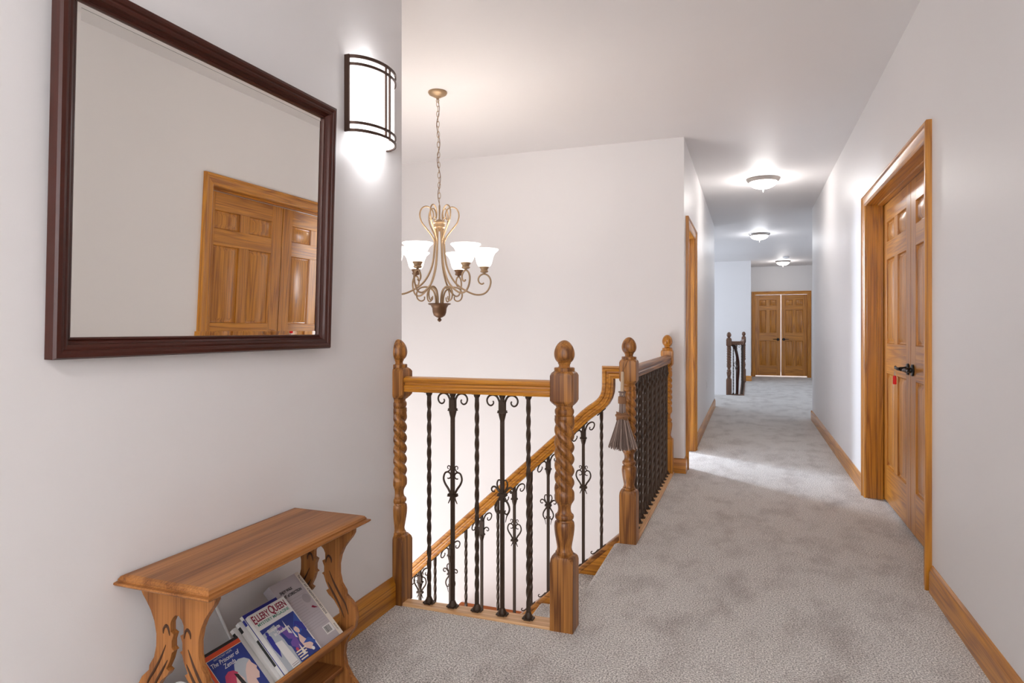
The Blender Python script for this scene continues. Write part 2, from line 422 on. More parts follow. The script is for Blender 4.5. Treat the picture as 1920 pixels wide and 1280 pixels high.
# ------------------------------------------------------------------ doors
CP = [(0, 0), (0, .022), (.006, .026), (.018, .026), (.024, .020), (.030, .018), (.060, .015), (.068, .017), (.076, .014), (.082, .008), (.082, 0)]
def casing(b, a0, a1, top, place, Nv, cw=.082):
    """three sided casing around opening a0..a1, outer edge cw outside; place(a,z)->xyz, Nv = out of wall"""
    A0 = a0 - cw; A1 = a1 + cw; T = top + cw
    pts = [place(A0, 0), place(A0, T), place(A1, T), place(A1, 0)]
    du = Vector(place(1, 0)) - Vector(place(0, 0)); dz = Vector((0, 0, 1))
    ins = [du, du - dz, -du - dz, -du]
    b.loop(pts, ins, Nv, CP, mi=[0, 1, 0], closed=False)
def door_leaf(wd, h, th=.035):
    """local: x across 0..wd, y thickness (front face y=0, body to +th), z up"""
    b = MB()
    st = .115 if wd > .7 else .095
    mul = .10 if wd > .7 else .085
    cols = [(st, wd / 2 - mul / 2), (wd / 2 + mul / 2, wd - st)]
    rows = [(.24, .86), (1.06, 1.62), (1.74, h - .13)]
    # stiles and mullion (grain up)
    for x0, x1 in ((0, st), (wd - st, wd)): b.box((x0, 0, 0), (x1, th, h), 0)
    zs = [(0, rows[0][0]), (rows[0][1], rows[1][0]), (rows[1][1], rows[2][0]), (rows[2][1], h)]
    for z0, z1 in zs: b.box((st, 0, z0), (wd - st, th, z1), 1)
    for z0, z1 in rows:
        b.box((cols[0][1], 0, z0), (cols[1][0], th, z1), 0)
        for x0, x1 in cols:
            for sgn, y0 in ((1, 0), (-1, th)):
                d = lambda k: y0 + sgn * k
                lv = [(0, .0), (.005, .012), (.013, .014), (.038, .003)]
                vs = []
                for ins, dep in lv:
                    vs += [(x0 + ins, d(dep), z0 + ins), (x1 - ins, d(dep), z0 + ins), (x1 - ins, d(dep), z1 - ins), (x0 + ins, d(dep), z1 - ins)]
                fs = []
                for i in range(3):
                    for j in range(4):
                        q = (i*4+j, i*4+(j+1)%4, (i+1)*4+(j+1)%4, (i+1)*4+j)
                        fs.append(q if sgn > 0 else tuple(reversed(q)))
                fs.append((12, 13, 14, 15) if sgn > 0 else (15, 14, 13, 12))
                b.add(vs, fs, 0)
    return b
def lever(b, s=1, lock=False):
    """local: rose on plane y=0, points out to -y, lever runs along s*x"""
    b.lathe([(.034, 0), (.034, -.006), (.030, -.010), (.016, -.012), (.013, -.030), (.012, -.045)], axis='Y', n=28)
    pts = cr([(0, -.042, 0), (s*.015, -.050, 0), (s*.045, -.052, .002), (s*.08, -.050, .004), (s*.105, -.047, .001), (s*.115, -.045, .010)], 4)
    n = len(pts); b.tube(pts, [.011 - .005 * i / n for i in range(n)], 10)
    if lock: b.lathe([(.009, -.012), (.009, -.018), (.0, -.018)], axis='Y', n=16)

# door_1 : double closet door in the right wall, leaf face recessed 0.10
d1 = setting('door_1', (XR, (RY0 + RY1) / 2, 0))
def place_r(a, z): return (0, a - (RY0 + RY1) / 2, z)
b = MB(); casing(b, RY0 + .01, RY1 - .01, 2.03, place_r, (-1, 0, 0)); b.build('casing', ['oakZ', 'oakY'], d1, angle=25)
b = MB(); yc = (RY0 + RY1) / 2
for y0, y1 in ((RY0 - yc, RY0 - yc + .018), (RY1 - yc - .018, RY1 - yc)): b.box((0, y0, 0), (.14, y1, 2.05), 0)
b.box((0, RY0 - yc + .018, 2.032), (.14, RY1 - yc - .018, 2.05), 1)
for y0, y1 in ((RY0 - yc + .018, RY0 - yc + .03), (RY1 - yc - .03, RY1 - yc - .018)): b.box((.060, y0, 0), (.098, y1, 2.03), 0)
b.box((.060, RY0 - yc + .03, 2.02), (.098, RY1 - yc - .03, 2.032), 1)
b.build('jamb', ['oakZ', 'oakY'], d1, bevel=.002)
LW = (RY1 - RY0 - .04) / 2 - .003
ROTL = Matrix.Rotation(R(-90), 4, 'Z')     # local x -> -Y, local y -> +X
for i, ystart in enumerate((RY1 - .02, RY0 + .02 + LW)):
    lf = door_leaf(LW, 2.0).xf(Matrix.Translation((.10, ystart - yc, .018)) @ ROTL)
    L_ = lf.build('door_leaf', ['oakZ', 'oakY'], d1, bevel=.0015)
    h = MB(); s = -1 if i == 0 else 1
    lever(h, s, True)
    hx = LW - .055 if i == 0 else .055
    h.xf(Matrix.Translation((.10, ystart - yc, .94)) @ ROTL @ Matrix.Translation((hx, 0, 0)))
    tag(h.build('door_handle', 'black', L_), 'black metal lever handle with round rose')
# keys with red tag hanging from the lock of the far leaf
KX, KY, KZ = XR + .10 - .060, RY1 - .02 - LW + .055 + .055, .918
t = thing('key_ring', 'steel keys with a red plastic tag hanging from the double door handle on the right', 'keys', (KX, KY, KZ))
b = MB(); b.tube([(.0, .014*math.cos(a), -.008 + .014*math.sin(a)) for a in [2*PI*i/20 for i in range(20)]], .0012, 6, closed=True); b.build('split_ring', 'steel', t)
b = MB(); b.prism([(-.010, -.072), (-.013, -.068), (-.013, -.03), (-.008, -.020), (.008, -.020), (.013, -.03), (.013, -.068), (.010, -.072)], .005, lambda u, v, w_: (w_ - .0025 - u*.4, u, v)); b.build('tag', 'red', t, bevel=.001)
b = MB(); b.box((.001, -.006, -.022), (.004, .006, -.006)); b.box((.001, -.0025, -.05), (.004, .0025, -.02)); b.build('key', 'steel', t)

# door_2 : open doorway in the hallway's left wall
d2 = setting('door_2', (XH, (DY0 + DY1) / 2, 0)); yc = (DY0 + DY1) / 2
b = MB(); casing(b, DY0 + .01, DY1 - .01, 2.04, lambda a, z: (0, a - yc, z), (1, 0, 0)); b.build('casing', ['oakZ', 'oakY'], d2, angle=25)
b = MB(); b.box((-.12, DY0 - yc, 0), (0, DY0 - yc + .018, 2.06)); b.box((-.12, DY1 - yc - .018, 0), (0, DY1 - yc, 2.06)); b.box((-.12, DY0 - yc, 2.042), (0, DY1 - yc, 2.06), 1)
b.box((-.075, DY1 - yc - .03, 0), (-.04, DY1 - yc - .018, 2.04)); b.build('jamb', ['oakZ', 'oakY'], d2, bevel=.002)

# door_3 : double door at the end, leaves not quite closed
xc = (FX0 + FX1) / 2
d3 = setting('door_3', (xc, YD, 0))
b = MB(); casing(b, FX0 + .01, FX1 - .01, 2.04, lambda a, z: (a - xc, 0, z), (0, -1, 0)); b.build('casing', ['oakZ', 'oakX'], d3, angle=25)
b = MB(); hw = (FX1 - FX0) / 2
b.box((-hw, 0, 0), (-hw + .018, .12, 2.06)); b.box((hw - .018, 0, 0), (hw, .12, 2.06)); b.box((-hw, 0, 2.042), (hw, .12, 2.06), 1)
b.build('jamb', ['oakZ', 'oakX'], d3, bevel=.002)
LW3 = hw - .018 - .010
for i in range(2):
    x0 = -hw + .018 if i == 0 else .010
    lf = door_leaf(LW3, 2.006).xf(Matrix.Translation((x0, .05, .032)))
    L_ = lf.build('door_leaf', ['oakZ', 'oakX'], d3, bevel=.0015)
    h = MB(); lever(h, -1 if i == 0 else 1)
    h.xf(Matrix.Translation((x0 + (LW3 - .055 if i == 0 else .055), .05, .93)))
    tag(h.build('door_handle', 'black', L_), 'black metal lever handle with round rose')

# ------------------------------------------------------------------ newel posts
def newel(clipx=None, at=(0, 0, 0), h0=0, parent=None, mat='newelZ', low=False):
    """origin at floor centre. returns body + finial sub-part"""
    W = .0465
    b = MB()
    # lower block with lamb's tongue corners: square -> chamfered
    def sq(wd, z, ch=0.0):
        c_ = ch
        return [(wd-c_, -wd, z), (wd, -wd+c_, z), (wd, wd-c_, z), (wd-c_, wd, z), (-wd+c_, wd, z), (-wd, wd-c_, z), (-wd, -wd+c_, z), (-wd+c_, -wd, z)]
    def stack(rings, mi=0):
        vs = [v for r in rings for v in r]; n = 8; fs = []
        for i in range(len(rings) - 1):
            for j in range(n):
                j2 = (j + 1) % n; fs.append((i*n+j, i*n+j2, (i+1)*n+j2, (i+1)*n+j))
        fs.append(tuple(reversed(range(n)))); fs.append(tuple((len(rings)-1)*n + j for j in range(n)))
        b.add(vs, fs, mi)
    stack([sq(W, h0, .002), sq(W, .262, .002), sq(W*.985, .276, .010), sq(W*.93, .285, .018), sq(W*.78, .291, .022)])
    def rf(r, z, a): return r
    b.lathe([(.034, .288), (.0355, .293), (.035, .299), (.031, .303), (.030, .308), (.0285, .315), (.030, .325), (.0335, .345), (.037, .365), (.0395, .385), (.0402, .400), (.0385, .414), (.036, .418), (.033, .419),
             (.031, .424), (.036, .430), (.0375, .437), (.036, .444), (.030, .449), (.0265, .456), (.025, .466), (.026, .478), (.030, .488), (.0345, .494), (.035, .499), (.038, .500), (.0395, .506), (.0398, .52)], n=40)
    # rope twist, three starts
    prof = [(.039, .52 + i * .30 / 90) for i in range(91)]
    def tw(r, z, a):
        u = (z - .52) / .30
        env = min(1, u / .10, (1 - u) / .10); env = max(0, env)
        ph = 3 * a + z * 2 * PI / .046
        return .0395 - .0125 * env * (1 - abs(math.sin(ph / 2))) ** 1.1
    b.lathe(prof, n=54, rf=tw)
    b.lathe([(.0385, .82), (.0385, .832), (.034, .834), (.036, .838), (.0385, .846), (.038, .855), (.034, .861), (.032, .864), (.034, .868), (.034, .876)], n=36)
    stack([sq(W*.74, .872, .018), sq(W*.95, .884, .014), sq(W, .893, .003), sq(W, .990, .003), sq(W*.95, 1.000, .013), sq(W*.80, 1.007, .016)])
    fb = MB()
    fb.lathe([(.040, 1.006), (.0405, 1.008), (.0405, 1.019), (.038, 1.021), (.026, 1.021), (.0215, 1.026), (.0225, 1.033), (.025, 1.036), (.026, 1.039), (.0245, 1.041)], n=36)
    egg = [(.0235, 1.040)]
    for i in range(1, 24):
        a = -PI/2 + .62 + (PI - .62) * i / 23.0
        s_ = math.sin(a); rr = .0405 * math.cos(a) * (1 - .10 * s_); zz = 1.078 + (.050 if s_ > 0 else .0465) * s_
        egg.append((max(rr, .0005), zz))
    fb.lathe(egg, n=36)
    if clipx is not None: cx_ = clipx - at[0]
    else: cx_ = None
    o = b.build('newel_post', mat, parent, angle=30, clipx=cx_); o.location = at
    p = fb.build('finial', mat, o, angle=40, clipx=cx_)
    return o

RP = [(-.027, 0), (-.0295, .008), (-.026, .010), (-.026, .013), (-.030, .015), (-.0295, .024), (-.024, .029), (-.0235, .038), (-.031, .042), (-.0325, .050), (-.029, .058), (-.018, .0635), (0, .065),
      (.018, .0635), (.029, .058), (.0325, .050), (.031, .042), (.0235, .038), (.024, .029), (.0295, .024), (.030, .015), (.026, .013), (.026, .010), (.0295, .008), (.027, 0)]

# ------------------------------------------------------------------ balusters
SCR = [(.009, -.070), (.010, -.045), (.014, -.026), (.024, -.009), (.038, -.003), (.052, -.005), (.063, -.014), (.067, -.027), (.062, -.041), (.051, -.047), (.041, -.042), (.038, -.033), (.0415, -.028)]
HRT = [(.008, -.004), (.011, .002), (.021, .020), (.034, .038), (.0415, .056), (.0405, .072), (.034, .085), (.022, .089), (.012, .083), (.0085, .073), (.012, .065), (.019, .062), (.0245, .0635)]
HRT2 = [(.024, .0895), (.016, .095), (.011, .104), (.0115, .112), (.018, .1155), (.0235, .111), (.0225, .104), (.0185, .103)]
HTL = [(.007, -.010), (.010, -.018), (.0135, -.028), (.0205, -.042)]
FL1 = [(.007, 0), (.014, .012), (.022, .030), (.021, .045), (.014, .053), (.0075, .048), (.0085, .041)]
FL2 = [(.008, 0), (.018, .012), (.030, .023), (.041, .023), (.047, .014), (.044, .005), (.036, .003), (.033, .008)]
FL3 = [(.007, -.012), (.014, -.026), (.025, -.042), (.031, -.060), (.028, -.076), (.019, -.085), (.0115, -.081), (.0115, -.073), (.015, -.071)]
FL4 = [(.031, -.062), (.026, -.080), (.019, -.094), (.016, -.108), (.014, -.118)]
DBL = [(.009, -.105), (.012, -.085), (.022, -.070), (.034, -.066), (.043, -.072), (.044, -.082), (.036, -.087), (.031, -.081)]
def iron_twist(b, x, y, z0, z1, t=.0072):
    """square bar, twisted between plain ends"""
    n = max(8, int((z1 - z0) / .008)); vs = []; fs = []
    za, zb = z0 + .07, z1 - .035
    for i in range(n + 1):
        z = z0 + (z1 - z0) * i / n
        u = min(max((z - za) / (zb - za), 0), 1)
        ang = R(45) + (zb - za) * u / .105 * PI
        for j in range(4):
            a = ang + j * PI / 2; rr = t * 1.35
            vs.append((x + rr * math.cos(a), y + rr * math.sin(a), z))
    for i in range(n):
        for j in range(4):
            j2 = (j + 1) % 4; fs.append((i*4+j, i*4+j2, (i+1)*4+j2, (i+1)*4+j))
    fs.append((3, 2, 1, 0)); fs.append(tuple(n*4+j for j in range(4)))
    b.add(vs, fs)
def taper(n, r0, r1): return [r0 + (r1 - r0) * i / (n - 1) for i in range(n)]
def orn(b, pts, z, ax, r0=.0042, r1=.002, both=True):
    for s in ((-1, 1) if both else (1,)):
        P = cr([((s*u, 0, z+v) if ax == 'X' else (0, s*u, z+v)) for u, v in pts], 4)
        b.tube(P, taper(len(P), r0, r1), 8)
def collar(b, z, w_=.018, h=.010, ax='X'):
    q = MB()
    q.box((-w_, -.0115, z - h/2), (w_, .0115, z - h*.08)); q.box((-w_*.96, -.0105, z + h*.08), (w_*.96, .0105, z + h/2)); q.box((-w_*.9, -.0095, z-h*.1), (w_*.9, .0095, z+h*.1))
    if ax == 'Y': q.xf(Matrix.Rotation(R(90), 4, 'Z'))
    b.join(q)
def baluster(kind, z0, z1, parent, loc, oz=None, ax='X', slope=0.0, shoe=True):
    """kind T twisted, H heart, F flower, D double scroll, S scroll only; local origin at (x,y,0)"""
    b = MB(); T = .0072
    if kind == 'T': iron_twist(b, 0, 0, z0, z1)
    else: b.box((-T, -T, z0), (T, T, z1))
    if slope == 0:
        # moulded floor shoe and top saddle
        b.box((-.023, -.014, z0), (.023, .014, z0 + .006)); b.box((-.014, -.021, z0 - .0005), (.014, .021, z0 + .0055))
        b.lathe([(.017, z0 + .005), (.017, z0 + .012), (.013, z0 + .020), (.011, z0 + .026), (.009, z0 + .028)], n=12)
        b.box((-.018, -.012, z1 - .004), (.018, .012, z1)); b.lathe([(.010, z1 - .016), (.013, z1 - .010), (.014, z1 - .003)], n=12)
    else:
        # raked feet: sloping plate ending in a small curl on the low side
        for zz, sg in ((z0, 1), (z1, -1)):
            q = MB(); q.box((-.030, -.010, -.003), (.030, .010, .003))
            if sg > 0:
                P = cr([(-.02, 0, .003), (-.045, 0, .001), (-.062, 0, .004), (-.068, 0, .013), (-.061, 0, .019), (-.055, 0, .015)], 4)
                q.tube(P, taper(len(P), .0045, .0022), 7)
            q.xf(Matrix.Translation((0, 0, zz + sg * .002)) @ Matrix.Rotation(-math.atan(slope), 4, 'Y'))
            b.join(q)
    o = b.build('baluster', 'iron', parent, angle=30); o.location = loc
    if kind != 'T':
        s = MB(); zc = z1 - .0705
        if slope == 0:
            orn(s, SCR, z1, ax, .005, .003)
        else:
            # right scroll rides up under the rake, left scroll sits lower
            P = cr([(u * .95, 0, z1 + v + u * slope * .55) for u, v in SCR], 4); s.tube(P, taper(len(P), .005, .003), 8)
            P = cr([(-u * .95, 0, z1 + v - u * slope * .9) for u, v in SCR], 4); s.tube(P, taper(len(P), .005, .003), 8)
            if kind == 'D':
                orn(s, DBL, z1, ax, .0045, .0025)
        zc = z1 - .0705 if kind != 'D' else z1 - .11
        collar(s, zc, .0185, .010, ax)
        q = MB(); q.lathe([(.0165, zc - .004), (.0155, zc - .012), (.0095, zc - .036), (.0085, zc - .040)], n=12); s.join(q)
        q = MB(); q.box((-.013, -.010, zc), (.013, .010, z1 - .030)); q.xf(Matrix.Rotation(R(90 if ax == 'Y' else 0), 4, 'Z')); s.join(q)
        s.build('top_scroll', 'iron', o, angle=40)
        if oz is not None and kind in 'HF':
            h = MB()
            if kind == 'H':
                orn(h, HRT, oz, ax, .0052, .0026); orn(h, HRT2, oz, ax, .0034, .0016); orn(h, HTL, oz, ax, .0046, .002); collar(h, oz - .006, .0205, .011, ax)
                h.build('heart_ornament', 'iron', o, angle=40)
            else:
                orn(h, FL1, oz, ax, .0042, .0026); orn(h, FL2, oz, ax, .0046, .0026); orn(h, FL3, oz, ax, .005, .0024); orn(h, FL4, oz, ax, .0034, .0012); collar(h, oz - .006, .019, .011, ax)
                h.build('blossom_ornament', 'iron', o, angle=40)
    return o

# --- front guard rail (between the mirror wall and the near newel)
rail1 = thing('landing_railing', 'oak and wrought iron guard railing nearest the camera, between mirror wall and stair opening', 'railing', (-1.05, 2.477, 0))
o = rail1.location.copy()
def loc1(x, y, z=0): return (x - o.x, y - o.y, z - o.z)
newel(at=loc1(-.683, 2.477), parent=rail1)
nl = newel(clipx=XL + .0005 - o.x, at=loc1(XL + .000, 2.477), parent=rail1, h0=0.0)
b = MB(); b.sweep([loc1(XL + .046, 2.477, .905), loc1(-.683 - .046, 2.477, .905)], [(0, 0, 1)] * 2, (0, 1, 0), RP); b.build('handrail', 'oakX', rail1, angle=24)
b = MB(); b.prism([(XL + .001, 2.434), (-.729, 2.434), (-.729, 2.520), (XL + .001, 2.488)], .014, lambda u, v, w_: loc1(u, v, -.003 + w_)); b.build('base_rail', 'paleX', rail1, bevel=.003)
for x, k, oz in ((-1.276, 'T', 0), (-1.166, 'H', .484), (-1.056, 'T', 0), (-.944, 'F', .505), (-.832, 'T', 0)):
    baluster(k, .011, .906, rail1, loc1(x, 2.477), oz)

# --- side guard rail along the hallway
rail2 = thing('landing_railing', 'long oak guard railing with many iron balusters along the hallway edge', 'railing', (-.62, 4.5, 0))
o = rail2.location.copy()
newel(at=loc1(-.624, 3.602), parent=rail2)
newel(at=loc1(-.628, 5.42), parent=rail2, mat='oakZ')
b = MB(); b.sweep([loc1(-.622, 3.648, .900), loc1(-.622, 5.375, .900)], [(0, 0, 1)] * 2, (1, 0, 0), RP); b.build('handrail', 'newelY', rail2, angle=24)
b = MB(); b.box(loc1(EX, 3.645, -.003), loc1(-.576, 5.468, .011)); b.build('base_rail', 'paleY', rail2, bevel=.003)
n = 16
for i in range(n):
    y = 3.72 + i * (5.345 - 3.72) / (n - 1)
    k = 'T' if i % 2 == 0 else ('H' if i % 4 == 1 else 'F')
    baluster(k, .011, .901, rail2, loc1(-.624, y), .484 if k == 'H' else .505, 'Y')

# --- rail going down the stairs
SL = .918
YS = 3.60
rail3 = thing('stair_railing', 'sloping oak handrail with gooseneck top and iron balusters going down the stairs', 'railing', (-1.0, YS, 0))
o = rail3.location.copy()
zb = lambda x: .445 - SL * (-1.079 - x) * 1 if False else .445 + SL * (x + 1.079)
zc_ = lambda x: .042 + SL * (x + .674)
path = [(-.671, .900), (-.705, .900), (-.705, .858), (-.708, .82), (-.718, .785), (-.735, .755), (-.757, .730), (-.785, .707), (-.815, .6865), (-.85, zb(-.85) + .002), (-.90, zb(-.90)), (-3.3, zb(-3.3))]
norms = []
for i, p in enumerate(path):
    t0 = Vector((p[0] - path[i-1][0], p[1] - path[i-1][1])).normalized() if i > 0 else None
    t1 = Vector((path[i+1][0] - p[0], path[i+1][1] - p[1])).normalized() if i < len(path) - 1 else None
    n0 = Vector((t0.y, -t0.x)) if t0 else None; n1 = Vector((t1.y, -t1.x)) if t1 else None
    if n0 is None: nn = n1
    elif n1 is None: nn = n0
    else:
        nn = (n0 + n1).normalized(); nn = nn / max(.4, nn.dot(n0))
    norms.append(Vector((nn.x, 0, nn.y)))
b = MB(); b.sweep([loc1(x, YS, z) for x, z in path], norms, (0, 1, 0), [(u * 1.1, v * 1.05) for u, v in RP]); b.build('handrail', 'oakX', rail3, angle=24)
kinds = 'THTFTHTDTFTHTST'
ozs = {1: .285, 3: .165, 5: -.06, 9: -.31, 11: -.45}
for i in range(15):
    x = -.778 - .1036 * i
    k = kinds[i]
    zt = zb(x) + (.0 if i else -.012)
    baluster(k, zc_(x), zt + .002, rail3, loc1(x, YS), ozs.get(i), 'X', slope=SL)
# sloping skirt and cap under the balusters
sk = MB()
nx, nz = -SL / math.hypot(1, SL), 1 / math.hypot(1, SL)
p0 = Vector((-.671, zc_(-.671))); p1 = Vector((-3.5, zc_(-3.5)))
b = MB(); b.sweep([loc1(p0.x, YS, p0.y), loc1(p1.x, YS, p1.y)], [Vector((0, 0, 1))] * 2, (0, 1, 0), [(-.036, -.032), (-.040, -.026), (-.040, -.006), (-.034, 0), (.034, 0), (.040, -.006), (.040, -.032)])
b.build('sloping_cap', 'newelX', rail3, angle=45)
b = MB(); b.sweep([loc1(-.671, YS, zc_(-.671) - .030), loc1(p1.x, YS, p1.y - .030)], [Vector((0, 0, 1))] * 2, (0, 1, 0), [(-.036, -.30), (-.036, 0), (.022, 0), (.022, -.30)])
b.build('skirt_board', 'oakX', rail3, angle=45)

# --- carpeted stairs
st = MB(); rise = .1966; run = rise / SL
for i in range(1, 15):
    x1 = EX - run * (i - 1); x0 = x1 - run; z = -rise * i
    st.prism([(x1, z - .25), (x1, z), (x0, z), (x0 - .015, z - .003), (x0 - .024, z - .012), (x0 - .024, z - .026), (x0 - .010, z - .036), (x0, z - .038), (x0, z - .25)], YS - .038 - Y1,
             lambda u, v, w_: (u, Y1 + .001 + w_, v))
so = tag(st.build('staircase', 'carpet', None, angle=30), 'grey carpeted staircase going down between the two railings', 'stairs')
# wall side skirt
b = MB(); b.sweep([(EX, Y1, zc_(EX) - .05), (-3.5, Y1, zc_(-3.5) - .05)], [(0, 0, 1)] * 2, (0, 1, 0), [(0, -.3), (0, 0), (.016, 0), (.016, -.3)])
struct('trim_2', b, 'oakX')

# ledge low on the far stairwell wall
t = thing('wooden_ledge', 'orange wooden ledge low in the stairwell against the far white wall', 'ledge', (-1.7, 5.2, LOW))
b = MB(); b.box((-.79, -.55, 1.585), (1.0, .268, 1.62)); b.build('ledge_top', 'stone', t, bevel=.004)
b = MB(); b.box((-.76, -.50, 0), (.98, .266, 1.585)); b.build('ledge_body', 'wall', t)

# ------------------------------------------------------------------ far stair railing
rail4 = thing('landing_railing', 'small distant oak and iron railing left of the far double doors', 'railing', (-.2, 13, 0))
o = rail4.location.copy()
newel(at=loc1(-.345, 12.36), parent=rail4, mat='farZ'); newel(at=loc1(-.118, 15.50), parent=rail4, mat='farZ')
b = MB(); b.sweep([loc1(-.30, 12.36, .900), loc1(-.125, 12.36, .900)], [(0, 0, 1)] * 2, (0, 1, 0), RP)
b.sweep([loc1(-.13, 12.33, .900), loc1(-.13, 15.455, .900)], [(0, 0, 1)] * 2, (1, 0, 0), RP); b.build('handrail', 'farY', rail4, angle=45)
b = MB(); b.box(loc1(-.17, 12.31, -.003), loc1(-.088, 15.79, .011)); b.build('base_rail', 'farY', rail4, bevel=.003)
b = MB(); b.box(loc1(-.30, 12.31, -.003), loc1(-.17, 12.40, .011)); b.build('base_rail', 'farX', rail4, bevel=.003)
for x in (-.27, -.22): baluster('T' if x < -.25 else 'H', .011, .901, rail4, loc1(x, 12.36), .484, 'X')
for i in range(26):
    baluster('TH'[i % 2] if i % 4 != 3 else 'F', .011, .901, rail4, loc1(-.13, 12.45 + i * .118), .49, 'Y')
# gooseneck rail of that stair
P = [(-.31, .905), (-.26, .88), (-.23, .80), (-.205, .68), (-.19, .55), (-.19, .40), (-.205, .2), (-.21, -.1), (-.2, -.5)]
b = MB(); b.tube(cr([loc1(x, 12.40 + (.905 - z) * .25, z) for x, z in P], 5), .026, 10); b.build('stair_handrail', 'darkwoodZ', rail4, angle=50)

# ------------------------------------------------------------------ broom on the post
t = thing('whisk_broom', 'small decorative twig whisk broom hanging by a cord on the middle newel post', 'broom', (-.648, 3.527, .70))
b = MB(); b.tube([(0.0, 0, .115), (.001, 0, .18), (.002, 0, .242)], [.0105, .0095, .009], 12); b.build('handle', 'stick', t)
b = MB(); b.tube(cr([(.002, 0, .238), (.004, .006, .27), (.010, .014, .305), (.022, .018, .313)], 5), .0017, 6); b.tube(cr([(.002, 0, .238), (.014, .006, .27), (.026, .012, .300), (.030, .022, .313)], 5), .0017, 6); b.build('hanging_cord', 'binding', t)
b = MB()
random.seed(11)
br = MB(); br2 = MB()
for i in range(190):
    a = 2 * PI * random.random(); q = math.sqrt(random.random())
    u = q * math.cos(a); v = q * math.sin(a) * .5
    ln = -.178 - random.uniform(-.008, .010) + .012 * abs(u)
    p0 = (u * .015, v * .018, .128); p1 = (u * .016, v * .018, .07); p2 = (u * .024, v * .022, .0); p3 = (u * .083 + random.uniform(-.004, .004), v * .050 - .004, ln)
    (br if i % 4 else br2).tube(cr([p0, p1, p2, p3], 3), [.0022] * 10, 5)
br.build('bristles', 'twig', t, angle=60); tag(br2.build('bristles', 'twig2', t, angle=60), 'paler bristles mixed through the broom')
b = MB(); b.lathe([(.019, .128), (.0215, .130), (.0215, .134), (.017, .135)], n=20); b.build('collar', 'twig', t)
b = MB(); b.lathe([(.0175, .068), (.0225, .069), (.023, .090), (.0215, .107), (.017, .108)], n=24, rf=lambda r, z, a: r * (1 - .25 * abs(math.sin(a)))); b.build('binding', 'binding', t); b = MB()
for k in range(5):
    z = -.002 + .006 * k - .008
    for s_ in (-1, 1):
        b.tube(cr([(-.030 * 1, -.010, z + s_ * .010), (0, -.019, z), (.030, -.010, z - s_ * .010)], 5), .0028, 6)
b.tube([(.031*math.cos(a_), .016*math.sin(a_), .004) for a_ in [2*PI*i/24 for i in range(24)]], .008, 8, closed=True)
b.build('lashing', 'binding', t)

# ------------------------------------------------------------------ mirror
MY0, MY1, MZ0, MZ1 = .973, 1.936, 1.105, 1.945
t = thing('wall_mirror', 'large rectangular mirror in a dark mahogany frame on the left wall', 'mirror', (XL, (MY0 + MY1) / 2, MZ0))
hw = (MY1 - MY0) / 2; hh = MZ1 - MZ0
FP = [(0, .002), (0, .028), (.004, .034), (.012, .036), (.018, .034), (.021, .030), (.026, .031), (.032, .028), (.034, .020), (.040, .014), (.043, .016), (.047, .014), (.048, .008), (.048, .002)]
b = MB()
b.loop([(0, -hw, 0), (0, hw, 0), (0, hw, hh), (0, -hw, hh)], [(0, 1, 1), (0, -1, 1), (0, -1, -1), (0, 1, -1)], (1, 0, 0), FP, mi=[0, 1, 0, 1])
b.v = [(x, y, z) for x, y, z in b.v]
b.build('frame', ['darkwood', 'darkwoodZ'], t, angle=25)
b = MB(); i_ = .046
b.box((.002, -hw + i_, i_), (.0075, hw - i_, hh - i_)); 
gl = b.build('mirror_glass', 'mirror', t)
# bevelled border of the glass
b = MB(); q = .014; e0 = (-hw + i_, hw - i_, i_, hh - i_)
y0, y1, z0, z1 = e0
lv = [(y0, y1, z0, z1, .0078), (y0 + q, y1 - q, z0 + q, z1 - q, .0083)]
vs = []
for Y0_, Y1_, Z0_, Z1_, X_ in lv: vs += [(X_, Y0_, Z0_), (X_, Y1_, Z0_), (X_, Y1_, Z1_), (X_, Y0_, Z1_)]
b.add(vs, [(j, (j+1) % 4, 4 + (j+1) % 4, 4 + j) for j in range(4)]); b.build('glass_bevel', 'mirror', gl, fixn=False, angle=0)
MIRROR = t
MIRROR.rotation_euler = (0, R(1.8), R(-.75)); MIRROR.location.x += .006

# ------------------------------------------------------------------ sconce
t = thing('wall_sconce', 'half round bronze wall sconce with lit white glass on the left wall', 'wall lamp', (XL, 2.232, 1.912))
A_, B_, Hs = .150, .098, .288
def ell(k, a=A_, bb=B_): return (bb * math.sin(k), -a * math.cos(k))
b = MB()
ks = [PI * i / 40 for i in range(41)]
def band(z0, z1, t0=.004, out=.0):
    vs = []; fs = []
    for k in ks:
        for (rr, z) in ((-t0, z0), (0, z0), (0, z1), (-t0, z1)):
            x, y = ell(k, A_ + rr + out, B_ + rr + out); vs.append((x + .002, y, z))
    for i in range(40):
        for j in range(4): fs.append((i*4+j, (i+1)*4+j, (i+1)*4+(j+1)%4, i*4+(j+1)%4))
    fs += [(0, 1, 2, 3), (163, 162, 161, 160)]
    b.add(vs, fs)
for z0, z1 in ((0, .011), (.029, .039), (Hs - .039, Hs - .029), (Hs - .012, Hs)): band(z0, z1, .005, .0015)
for s_ in (-1, 1): b.box((.001, s_ * A_ - .003, 0), (.022, s_ * A_ + .003, Hs))
for yy in (-.014, .014):
    b.box((B_ - .005, yy - .0035, 0), (B_ + .002, yy + .0035, Hs))
b.box((.0005, -A_, .012), (.003, A_, Hs))
b.build('frame', 'bronze', t, angle=35)
b = MB(); vs = []; n = 41; fs = []
for z in (.004, Hs - .006):
    for k in ks:
        x, y = ell(k, A_ - .009, B_ - .009); vs.append((x + .004, y, z))
fs = [(i, i + 1, n + i + 1, n + i) for i in range(n - 1)] + [tuple(reversed(range(n)))]
b.add(vs, fs); b.build('glass_shade', 'sconce_glass', t, angle=50)
